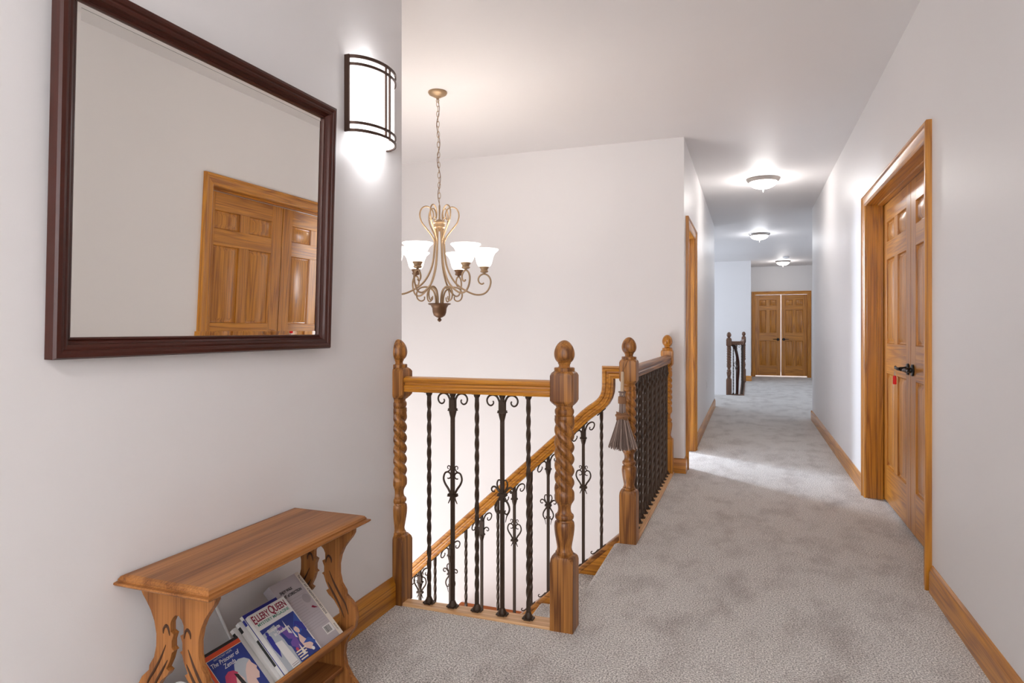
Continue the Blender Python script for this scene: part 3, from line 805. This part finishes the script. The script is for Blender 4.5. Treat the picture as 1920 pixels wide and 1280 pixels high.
point('sconce_bulb', (XL + .05, 2.232, 2.24), .12, (.95, .97, 1.0), .04)
point('sconce_bulb_lower', (XL + .075, 2.235, 1.895), .8, (.95, .97, 1.0), .03)

# ------------------------------------------------------------------ magazine table
TX, TY0, TY1, TZ = -1.285, 1.136, 1.802, .585
TC = (TX, (TY0 + TY1) / 2, 0)
t = thing('magazine_table', 'low brown wooden magazine table with carved lyre ends against the left wall', 'side table', TC)
MT = t
hx, hy = .150, (TY1 - TY0) / 2
EPF = [(.020, 0), (.020, .0), (.004, .001), (.0, .004), (.001, .007), (.006, .009), (.006, .013), (.010, .017), (.013, .021), (.022, .025), (.10, .025)]
b = MB()
rings = [(.014, 0), (.004, .001), (.0, .005), (.001, .009), (.010, .0100), (.0105, .0135), (.010, .0145), (.0125, .0175), (.0145, .021), (.022, .0245)]
vs = []; fs = []
for ins, z in rings:
    vs += [(-hx + ins, -hy + ins, z), (hx - ins, -hy + ins, z), (hx - ins, hy - ins, z), (-hx + ins, hy - ins, z)]
for i in range(len(rings) - 1):
    for j in range(4): fs.append((i*4+j, i*4+(j+1)%4, (i+1)*4+(j+1)%4, (i+1)*4+j))
fs.append((3, 2, 1, 0)); fs.append(tuple((len(rings)-1)*4 + j for j in range(4)))
b.add([(x, y, z + .556) for x, y, z in vs], fs); b.build('table_top', 'pineY', t, angle=20)
half = [(0, .556), (.128, .556), (.126, .535), (.117, .520), (.104, .505), (.089, .485), (.077, .460), (.070, .430), (.0705, .400), (.078, .372), (.094, .350), (.096, .338), (.120, .318), (.133, .297), (.137, .272), (.130, .240), (.106, .205), (.094, .180), (.090, .150),
        (.098, .115), (.118, .085), (.138, .065), (.145, .030), (.145, 0), (.105, 0), (.098, .02), (.07, .034), (0, .04),
        (0, .205), (.03, .213), (.060, .235), (.078, .262), (.074, .292), (.055, .318), (.034, .334), (.026, .345), (.036, .350), (.024, .372), (.017, .392), (.010, .397), (.018, .403), (.018, .420), (.011, .437), (.022, .442), (.022, .462), (.016, .474), (.006, .483), (0, .484)]
for yp, sc_, of_ in ((-hy + .066, .94, -.005), (hy - .056, 1.0, 0)):
    b = MB()
    for s_ in (-1, 1): b.prism([(s_ * u * sc_ + of_, v) for u, v in half], .016, lambda u, v, w_: (u, yp - .008 + w_, v))
    ep = b.build('end_panel', 'pineZ', t, angle=30)
    g = MB()
    for s_ in (-1, 1):
        for side in (-.0082,):
            for pts in ([(.026, .432), (.030, .448), (.038, .455), (.047, .447), (.049, .434)], [(.040, .408), (.058, .375), (.082, .340), (.104, .312), (.116, .280)], [(.034, .372), (.052, .346), (.078, .310), (.100, .268)]):
                P = cr([(s_ * u * .93 * sc_ + of_, yp + side, v) for u, v in pts], 5)
                m_ = len(P); g.tube(P, [.0006 + .0030 * math.sin(PI * min(1, (i + .5) / m_)) for i in range(m_)], 6)
    g.build('carving', 'groove', ep)
# V shaped trough: ledge board the magazines stand on and the back board they lean on
U = Vector((0, 1, 0)); V = Vector((-.718, 0, .697)); Nn = Vector((.697, 0, .718))
ORG = Vector((-1.164, 0, .249))
def bk(u, v, n_): return tuple(ORG + U * u + V * v + Nn * n_ )
def tl(p): return (p[0] - TC[0], p[1] - TC[1], p[2])
def slab(b, u0, u1, v0, v1, n0, n1, mi=0, f_=bk):
    vs = [f_(u, v, n_) for n_ in (n0, n1) for u, v in ((u0, v0), (u1, v0), (u1, v1), (u0, v1))]
    b.add(vs, [(0,3,2,1),(4,5,6,7),(0,1,5,4),(1,2,6,5),(2,3,7,6),(3,0,4,7)], mi)
ya, yb_ = TY0 + .076, TY1 - .066
b = MB(); slab(b, ya, yb_, -.014, -.001, -.088, .006, f_=lambda u, v, n_: tl(bk(u, v, n_))); b.build('trough_board', 'pineY', t, bevel=.003)
b = MB(); slab(b, ya, yb_, 0, .075, -.088, -.076, f_=lambda u, v, n_: tl(bk(u, v, n_))); b.build('trough_board', 'pineY', t, bevel=.003)
b = MB(); b.box((-.09, ya - TC[1], .10), (.09, yb_ - TC[1], .115)); b.build('lower_shelf', 'pineY', t, bevel=.002)

# ------------------------------------------------------------------ magazines and books in the trough
def flat(name, col, rough=0.45): 
    if name not in M: M[name] = simple(name, col, rough)
    return name
flat('cover_white', (.70, .68, .66)); flat('ink_maroon', (.22, .004, .03)); flat('ink_green', (.04, .22, .16)); flat('ink_blue', (.015, .02, .24)); flat('ink_royal', (.02, .07, .33))
flat('ink_violet', (.13, .06, .30)); flat('ink_pink', (.62, .34, .40)); flat('ink_black', (.012, .012, .014)); flat('ink_skin', (.68, .48, .42)); flat('ink_red', (.62, .07, .02)); flat('ink_grey', (.33, .30, .31))
flat('cover_lilac', (.43, .39, .41)); flat('ink_cream', (.75, .66, .50)); flat('ink_rose', (.45, .04, .10)); flat('ink_silver', (.40, .43, .47)); flat('ink_navy', (.012, .03, .20)); flat('spine_cream', (.70, .64, .56))
def BM(u, v, n_, rot=0, down=False):
    """matrix placing text on a cover: x along U, y along V"""
    m = Matrix(((0, V.x, Nn.x, 0), (1, V.y, Nn.y, 0), (0, V.z, Nn.z, 0), (0, 0, 0, 1)))
    if down: m = Matrix(((-V.x, 0, Nn.x, 0), (-V.y, 1, Nn.y, 0), (-V.z, 0, Nn.z, 0), (0, 0, 0, 1)))
    m = Matrix.Translation(bk(u, v, n_)) @ m
    if rot: m = m @ Matrix.Rotation(R(rot), 4, 'Z')
    return m
def rel(mb, base):
    mb.v = [(x - base[0], y - base[1], z - base[2]) for x, y, z in mb.v]; return mb
def poly(mb, pts, n_, mi=0):
    """flat printed shape on the cover"""
    mb.add([bk(u, v, n_) for u, v in pts], [tuple(range(len(pts)))], mi)
def ellp(cu, cv, a, b_, n=22, r0=0):
    return [(cu + a*math.cos(2*PI*i/n)*math.cos(r0) - b_*math.sin(2*PI*i/n)*math.sin(r0), cv + a*math.cos(2*PI*i/n)*math.sin(r0) + b_*math.sin(2*PI*i/n)*math.cos(r0)) for i in range(n)]
def volume(name, label, cat, u0, u1, h, n_top, th, cover, group=None, spine='paper', v0=0.0, tilt=0.0):
    """a paperback lying against the back board: cover at n_top, thickness th behind"""
    base = bk((u0 + u1) / 2, v0, n_top - th)
    t = thing(name, label, cat, base, 0, group)
    b = MB(); slab(b, u0 + .0006, u1 - .0015, v0 + .001, h - .0015, n_top - th + .0008, n_top - .0008); rel(b, base).build('pages', 'paper', t)
    b = MB(); slab(b, u0, u1, v0, h, n_top - .0008, n_top); slab(b, u0, u1, v0, h, n_top - th, n_top - th + .0008); slab(b, u0 - .0008, u0, v0, h, n_top - th, n_top, 1)
    rel(b, base).build('cover', [cover, spine], t)
    return t, base
GRP = 'magazines and paperbacks in the trough of the side table'
# mystery magazine on top
n0 = 0.0; u0, u1, H_ = 1.437, 1.584, .187
t, base = volume('magazine', 'white topped mystery magazine with maroon title and blue artwork, front of the stack', 'magazine', u0, u1, H_, n0, .011, 'cover_white', GRP, 'cover_white')
def title(mb, name, mat): rel(mb, base).build(name, mat, t, angle=1)
title(ptext('E', .0355, BM(u0 + .004, H_ - .031, n0 + .0002), xs=.62, bold=.0006).join(ptext('LLERY', .0290, BM(u0 + .0165, H_ - .028, n0 + .0002), xs=.66, bold=.0006)).join(ptext('Q', .0365, BM(u0 + .071, H_ - .0285, n0 + .0002), xs=.66, bold=.0006)).join(ptext('UEEN', .0290, BM(u0 + .0895, H_ - .028, n0 + .0002), xs=.68, bold=.0006)), 'title', 'ink_maroon')
title(ptext('MYSTERY MAGAZINE', .0125, BM(u0 + .010, H_ - .0415, n0 + .0002), xs=1.08, bold=.0001), 'subtitle', 'ink_green')
b = MB(); B0 = 0.0; AT = H_ - .052
def P_(pts, mi, n_=.0003): poly(b, [(u0 + x * (u1 - u0), y * AT) for x, y in pts], n0 + n_, mi)
P_([(.03, .0), (.97, .0), (.97, 1), (.03, 1)], 1)
P_([(.03, .0), (.40, .0), (.42, .35), (.38, .96), (.03, .90)], 4, .0005)
P_([(.42, .40), (.62, .20), (.66, .62), (.48, .90), (.34, .80)], 3, .0006)
P_([(.60, .55), (.97, .98), (.97, .60), (.75, .50)], 2, .0006)
P_([(.06, .80), (.12, .86), (.17, .78), (.15, .45), (.09, .30), (.05, .55)], 0, .0007)
P_(ellp(.12, .86, .035, .05), 0, .0008)
P_([(.38, .72), (.43, .72), (.47, .55), (.55, .50), (.46, .46), (.43, .36), (.38, .45)], 1, .0009); P_(ellp(.405, .76, .028, .042), 1, .0010)
P_([(.66, .38), (.74, .55), (.80, .38), (.90, .18), (.78, .10), (.68, .20)], 5, .0008); P_(ellp(.76, .62, .055, .085, r0=.3), 5, .0009)
P_([(.70, .66), (.84, .80), (.98, .70), (.98, .50), (.84, .60), (.83, .72)], 0, .0010)
P_([(.70, .30), (.88, .36), (.99, .22), (.95, .15), (.85, .25)], 2, .0010)
P_([(.55, .10), (.60, .35), (.63, .12)], 6, .0008); P_(ellp(.50, .26, .035, .05), 7, .0009); P_(ellp(.83, .10, .04, .04), 6, .0010)
P_([(.56, .65), (.60, .95), (.63, .60)], 6, .0007); P_([(.64, .50), (.66, .80), (.68, .46)], 6, .0007)
P_([(.16, .0), (.36, .0), (.32, .60), (.15, .62)], 6, .0011); P_([(.18, .025), (.35, .03), (.35, .05), (.18, .045)], 8, .0012); P_([(.18, .065), (.35, .07), (.345, .085), (.18, .08)], 8, .0012)
rel(b, base).build('cover_art', ['ink_blue', 'ink_navy', 'ink_royal', 'ink_violet', 'ink_silver', 'ink_skin', 'cover_white', 'ink_rose', 'ink_grey'], t, angle=1, fixn=False)
title(ptext('Suspects', .0135, BM(u0 + .024, AT * .86, n0 + .0013), bold=.0004).join(ptext('in Shadows', .0135, BM(u0 + .036, AT * .74, n0 + .0013), bold=.0004)), 'story_title', 'cover_white')
tb = MB()
for k in range(4): slab(tb, u0 + .063, u0 + .092 + .004 * k, .004 + .008 * k, .0075 + .008 * k, n0 + .0008, n0 + .0012)
rel(tb, base).build('author_lines', 'ink_cream', t)
# the three behind it, each showing a strip at its left and top
for i, (du, dh, nn_, th_, cov, sp, lab) in enumerate((
        (-.002, .012, -.0125, .010, 'ink_blue', 'cover_white', 'dark blue magazine directly behind the mystery magazine, its top edge showing'),
        (-.014, .004, -.0240, .012, 'cover_white', 'ink_black', 'white magazine with a black patch on its spine, second behind the mystery magazine'),
        (-.028, .000, -.0370, .012, 'cover_white', 'cover_white', 'rearmost white magazine of the stack, leftmost spine edge showing'))):
    t, base = volume('magazine', lab, 'magazine', u0 + du, u1 - .01 + du, H_ + dh, nn_, th_, cov, GRP, 'cover_white')
    b = MB()
    slab(b, u0 + du - .0014, u0 + du - .0009, H_ + dh - .030, H_ + dh - .012, nn_ - th_ + .001, nn_ - .001)
    rel(b, base).build('spine_band', 'ink_black' if i else 'ink_blue', t)
    if i == 0:
        b = MB(); slab(b, u0 + du - .0014, u0 + du - .0009, .035, .120, nn_ - th_ + .001, nn_ - .001); rel(b, base).build('spine_band', 'ink_black', t)
# adventure paperback at the left
u0, u1, H_, n0 = 1.256, 1.385, .160, -.012
t, base = volume('paperback_book', 'blue paperback novel with an orange top band and two painted heads, leftmost in the table', 'book', u0, u1, H_, n0, .016, 'ink_navy', GRP, 'ink_grey')
b = MB()
def Q_(pts, mi, n_=.0003): poly(b, [(u0 + x * (u1 - u0), y * H_) for x, y in pts], n0 + n_, mi)
Q_([(0, .955), (1, .955), (1, 1), (0, 1)], 0); Q_([(0, .88), (1, .88), (1, .953), (0, .953)], 1); Q_([(0, 0), (.07, 0), (.07, .87), (0, .87)], 1)
Q_([(.07, .872), (1, .872), (1, .880), (.07, .880)], 2, .0004); Q_([(.07, 0), (.082, 0), (.082, .872), (.07, .872)], 2, .0004)
hd = [(.44, .0), (.40, .16), (.34, .34), (.37, .50), (.46, .62), (.60, .66), (.74, .63), (.82, .56), (.82, .50), (.88, .40), (.84, .37), (.85, .30), (.78, .22), (.70, .24), (.68, .0)]
Q_([(x + .10, y) for x, y in hd], 3, .0005); Q_([(x + .10, y) for x, y in [(.34, .34), (.37, .50), (.46, .62), (.60, .66), (.74, .63), (.82, .56), (.70, .52), (.60, .44), (.50, .30), (.44, .14), (.38, .2)]], 5, .0006)
Q_([(x * .8 - .12, y * .9 - .02) for x, y in hd], 3, .0007); Q_([(x * .8 - .12, y * .9 - .02) for x, y in [(.34, .34), (.37, .50), (.46, .62), (.60, .66), (.74, .63), (.82, .56), (.70, .50), (.62, .40), (.50, .30)]], 4, .0008)
Q_([(.44, .50), (.52, .46), (.60, 0), (.50, 0)], 0, .0009)
rel(b, base).build('cover_art', ['ink_black', 'ink_red', 'ink_cream', 'ink_skin', 'ink_rose', 'ink_silver'], t, angle=1, fixn=False)
title(ptext('ANTHONY HOPE', .0078, BM(u0 + .030, H_ * .825, n0 + .0004)), 'author_name', 'ink_silver')
title(ptext('The Prisoner of', .0168, BM(u0 + .013, H_ * .735, n0 + .0004), xs=.86, shear=.2).join(ptext('Zenda', .0178, BM(u0 + .044, H_ * .635, n0 + .0004), xs=.86, shear=.2)), 'title', 'cover_white')
# nature book at the right, back cover up
u0, u1, H_, n0 = 1.5745, 1.706, .236, -.014
t, base = volume('paperback_book', 'lilac grey paperback with a cream spine strip and printed barcode, rightmost in the table', 'book', u0, u1, H_, n0, .030, 'cover_lilac', GRP, 'cover_lilac')
b = MB(); slab(b, u1 - .017, u1 + .0004, .0, H_ + .0004, n0, n0 + .0005); rel(b, base).build('spine_strip', 'spine_cream', t)
title(ptext('The LOST ART of READING NATURE\'S SIGNS', .0105, BM(u1 - .0125, H_ - .010, n0 + .0008, down=True), xs=.72, bold=.0001).join(ptext('GOOLEY', .0075, BM(u1 - .0115, .040, n0 + .0008, down=True), xs=.8)), 'spine_title', 'ink_black')
title(ptext('ENJOY WALK', .0125, BM(u0 + .018, H_ - .040, n0 + .0003), xs=.7, bold=.0003).join(ptext('ART of DIRECTION', .0125, BM(u0 + .016, H_ - .056, n0 + .0003), xs=.8, bold=.0003)), 'heading', 'ink_black')
b = MB()
for k in range(14): slab(b, u0 + .010, u0 + (.108 if k < 2 else .074 if k < 8 else .106), H_ - .068 - .0085 * k, H_ - .0668 - .0085 * k, n0, n0 + .0003)
rel(b, base).build('text_lines', 'ink_grey', t)
b = MB(); poly(b, ellp(u0 + .094, H_ - .086, .016, .016), n0 + .0005, 0)
poly(b, [(u0 + .088, .118), (u0 + .096, .122), (u0 + .110, .108), (u0 + .096, .112)], n0 + .0005, 1)
rel(b, base).build('printed_seal', ['ink_grey', 'ink_maroon'], t, angle=1)
b = MB(); slab(b, u0 + .074, u0 + .112, .022, .050, n0, n0 + .0004, 0)
x = u0 + .078
for k in range(12):
    wd = random.choice((.0007, .0012, .0018)); slab(b, x, x + wd, .026, .047, n0 + .0004, n0 + .0006, 1); x += wd + .0012
rel(b, base).build('barcode', ['cover_white', 'ink_black'], t, angle=1)

# white plastic object low between the legs, and the white cord on the wall
t = thing('plastic_jug', 'white rounded plastic container partly hidden behind the front leg of the side table', 'container', (-1.325, 1.243, .115))
b = MB(); b.lathe([(.055, 0), (.072, .004), (.078, .02), (.079, .075), (.074, .105), (.060, .130), (.035, .147), (.012, .152), (.0, .153)], n=40); b.v = [(x, y * .27, z) for x, y, z in b.v]; b.build('body', 'white', t, angle=50)
b = MB(); P = cr([(-.030, 0, .145), (-.030, 0, .160), (-.012, 0, .172), (.012, 0, .172), (.030, 0, .160), (.030, 0, .145)], 5); b.tube(P, .005, 10); b.build('handle', 'white', t)
b = MB(); b.tube(cr([(XL + .006, 1.44, .46), (XL + .006, 1.445, .40), (XL + .006, 1.475, .33), (XL + .006, 1.52, .24), (XL + .020, 1.55, .13), (XL + .030, 1.56, .01)], 6), .0045, 8)
tag(b.build('electrical_cord', 'white'), 'white electrical cord running down the wall behind the side table', 'cord')

# ------------------------------------------------------------------ chandelier
CX, CY = -1.936, 3.88
t = thing('chandelier', 'six arm antique brass chandelier with lit frosted bell shades over the stairwell', 'chandelier', (CX, CY, CZ))
b = MB(); b.lathe([(.062, 0), (.063, -.006), (.058, -.016), (.040, -.026), (.024, -.032), (.022, -.036), (.010, -.040), (.008, -.050)], n=36)
b.tube([(.010*math.cos(a), 0, -.058 + .011*math.sin(a)) for a in [2*PI*i/16 for i in range(16)]], .0022, 6, closed=True); b.build('canopy', 'brass', t)
RX = Vector((.895, .447, 0))   # screen-right as seen along the sight line, used for the chain's slight lean
lean = .012
b = MB(); nl_ = 20; z0, z1 = -.062, -.735
for i in range(nl_):
    zc0 = z0 + (z1 - z0) * (i + .5) / nl_; L2 = .5 * (z0 - z1) / nl_ + .0045
    off = RX * (lean * (zc0 - z0) / (z1 - z0))
    pts = []
    for k in range(16):
        a = 2 * PI * k / 16; u = .0085 * math.cos(a); v = L2 * math.sin(a)
        d = RX if i % 2 == 0 else Vector((-.447, .895, 0))
        pts.append(off + d * u + Vector((0, 0, zc0 + v)))
    b.tube(pts, .0019, 6, closed=True)
b.build('chain', 'brass', t, angle=60)
b = MB(); P = []
for i in range(60):
    u = i / 59; P.append(RX * (lean * u + .010 * math.sin(u * 19) * (1 if 0 < i < 59 else 0)) + Vector((0, 0, -.05 + (z1 - .0 + .04) * u)) + Vector((-.447, .895, 0)) * (.006 * math.cos(u * 14)))
b.tube(P, .0022, 6); b.build('cord', 'brass_dark', t)
bc = RX * lean                        # body axis
def body(z): return z - CZ            # absolute to local
b = MB()
def ax_(mb): return mb.xf(Matrix.Translation(bc))
b.lathe([(.004, body(1.995)), (.006, body(1.985)), (.0055, body(1.90)), (.010, body(1.898)), (.020, body(1.892)), (.024, body(1.886)), (.043, body(1.880)), (.044, body(1.874)), (.036, body(1.868)), (.035, body(1.850)), (.038, body(1.846)), (.030, body(1.838)), (.010, body(1.832)), (.008, body(1.822)), (.001, body(1.818))], n=32)
ax_(b).build('hub', 'brass', t, angle=40)
b = MB(); b.lathe([(.020, body(1.335)), (.074, body(1.343)), (.075, body(1.337)), (.058, body(1.330)), (.048, body(1.312)), (.045, body(1.285)), (.038, body(1.264)), (.022, body(1.252)), (.010, body(1.248)), (.008, body(1.244)), (.0135, body(1.238)), (.0135, body(1.230)), (.007, body(1.224)), (.001, body(1.220))], n=36)
ax_(b).build('bottom_bowl', 'brass_dark', t, angle=40)
ARM = [(.024, 1.84), (.030, 1.75), (.037, 1.655), (.050, 1.585), (.075, 1.525), (.11, 1.475), (.155, 1.440), (.21, 1.412), (.255, 1.402), (.300, 1.412), (.330, 1.445), (.342, 1.490), (.330, 1.525), (.300, 1.542), (.272, 1.532), (.258, 1.508), (.264, 1.484), (.282, 1.474), (.296, 1.482)]
CRN = [(.028, 1.735), (.045, 1.78), (.085, 1.835), (.118, 1.88), (.129, 1.93), (.115, 1.968), (.085, 1.982), (.055, 1.968), (.040, 1.935), (.044, 1.905), (.060, 1.895), (.070, 1.908)]
LOWS = [(.022, 1.335), (.026, 1.385), (.040, 1.425), (.070, 1.447), (.105, 1.450), (.135, 1.437), (.150, 1.405), (.143, 1.372), (.120, 1.358), (.100, 1.368), (.098, 1.388)]
th0 = math.atan2(RX.y, RX.x)
th0 += R(3)
for i in range(6):
    th = th0 + i * PI / 3; d = Vector((math.cos(th), math.sin(th), 0))
    b = MB(); P = cr([bc + d * r_ + Vector((0, 0, body(z))) for r_, z in ARM], 5); b.tube(P, taper(len(P), .0068, .0052), 8)
    am = b.build('arm', 'brass', t, angle=50)
    th2 = th + (0 if i % 1 == 0 else 0)
    b = MB(); P = cr([bc + d * r_ + Vector((0, 0, body(z))) for r_, z in CRN], 5); b.tube(P, taper(len(P), .0055, .0038), 8); b.build('crown_scroll', 'brass', am, angle=50)
    b = MB(); P = cr([bc + d * r_ + Vector((0, 0, body(z))) for r_, z in LOWS], 5); b.tube(P, taper(len(P), .0068, .0040), 8); b.build('lower_scroll', 'brass', am, angle=50)
    q = bc + d * .298
    b = MB(); b.lathe([(.006, body(1.538)), (.008, body(1.548)), (.022, body(1.552)), (.028, body(1.560)), (.022, body(1.566)), (.024, body(1.574)), (.031, body(1.584)), (.031, body(1.590)), (.0, body(1.591))], c=(q.x, q.y, 0), n=24); b.build('cup', 'brass_dark' if i in (1,2) else 'brass', am, angle=40)
    b = MB(); sp = [(.028, 1.589), (.040, 1.594), (.050, 1.612), (.056, 1.636), (.062, 1.660), (.074, 1.682), (.090, 1.697), (.096, 1.703), (.094, 1.707)]
    b.lathe([(r_, body(z)) for r_, z in sp] + [(r_ - .004, body(z) + .001) for r_, z in reversed(sp)], c=(q.x, q.y, 0), n=36, caps=False)
    b.build('glass_shade', 'shade', am, angle=60)
    point('chandelier_bulb', (CX + q.x, CY + q.y, 1.69), 1.6, (1.0, .91, .82), .035)

# ------------------------------------------------------------------ ceiling lights
def dome(x, y, label, r=.165, power=20, col=(1, .96, .93)):
    t = thing('ceiling_light', label, 'ceiling light', (x, y, CZ), 0, 'flush dome lights along the hallway ceiling')
    b = MB(); b.lathe([(r * .97, 0), (r, -.004), (r * .99, -.012), (r * .93, -.026), (r * .86, -.036), (r * .84, -.036), (r * .84, -.028)], n=48); b.build('rim', 'nickel', t, angle=40)
    b = MB(); pr = []
    for i in range(13):
        a = (PI / 2) * i / 12; pr.append((max(.001, r * .84 * math.cos(a)), -.034 - .070 * math.sin(a)))
    b.lathe(pr, n=48, caps=False); b.build('glass_bowl', 'dome', t, angle=60)
    b = MB(); b.lathe([(.018, -.101), (.020, -.106), (.010, -.112), (.005, -.118), (.008, -.124), (.005, -.130), (.003, -.138), (.0005, -.142)], n=20); b.build('finial', 'nickel', t)
    point('ceiling_bulb', (x, y, CZ - .17), power, col, .11)
    return t
dome(.135, 7.27, 'nearest flush dome ceiling light in the hallway, nickel rim and lit bowl', power=11)
dome(.155, 11.40, 'middle flush dome ceiling light past the hallway walls, between the other two', power=6, col=(.93, .95, 1))
dome(.722, 16.1, 'farthest and smallest flush dome ceiling light, in front of the far double doors', power=7)
dome(-.25, -.9, 'unseen flush dome fill light added behind the camera near the side table', power=25)  # unseen fixture, added to brighten the near walls and ceiling
t = thing('smoke_detector', 'small round white smoke detector on the ceiling beside the farthest dome light', 'smoke detector', (.745, 15.25, CZ))
b = MB(); b.lathe([(.065, 0), (.066, -.012), (.058, -.030), (.040, -.038), (.001, -.040)], n=32); b.build('housing', 'white', t)
b = MB(); b.lathe([(.010, -.0395), (.010, -.043), (.001, -.044)], n=16); b.build('test_button', 'white', t)

# outlet on the hallway's left wall
t = thing('wall_outlet', 'white outlet plate low on the left hallway wall past the doorway', 'outlet', (XH, 8.47, .49))
b = MB(); b.box((0, -.036, -.058), (.005, .036, .058)); b.build('plate', 'white', t, bevel=.002)
b = MB()
for z in (-.022, .022): b.lathe([(.015, .005), (.015, .0075), (.0, .0075)], c=(0, 0, z), n=20, axis='X')
b.build('sockets', 'white', t)
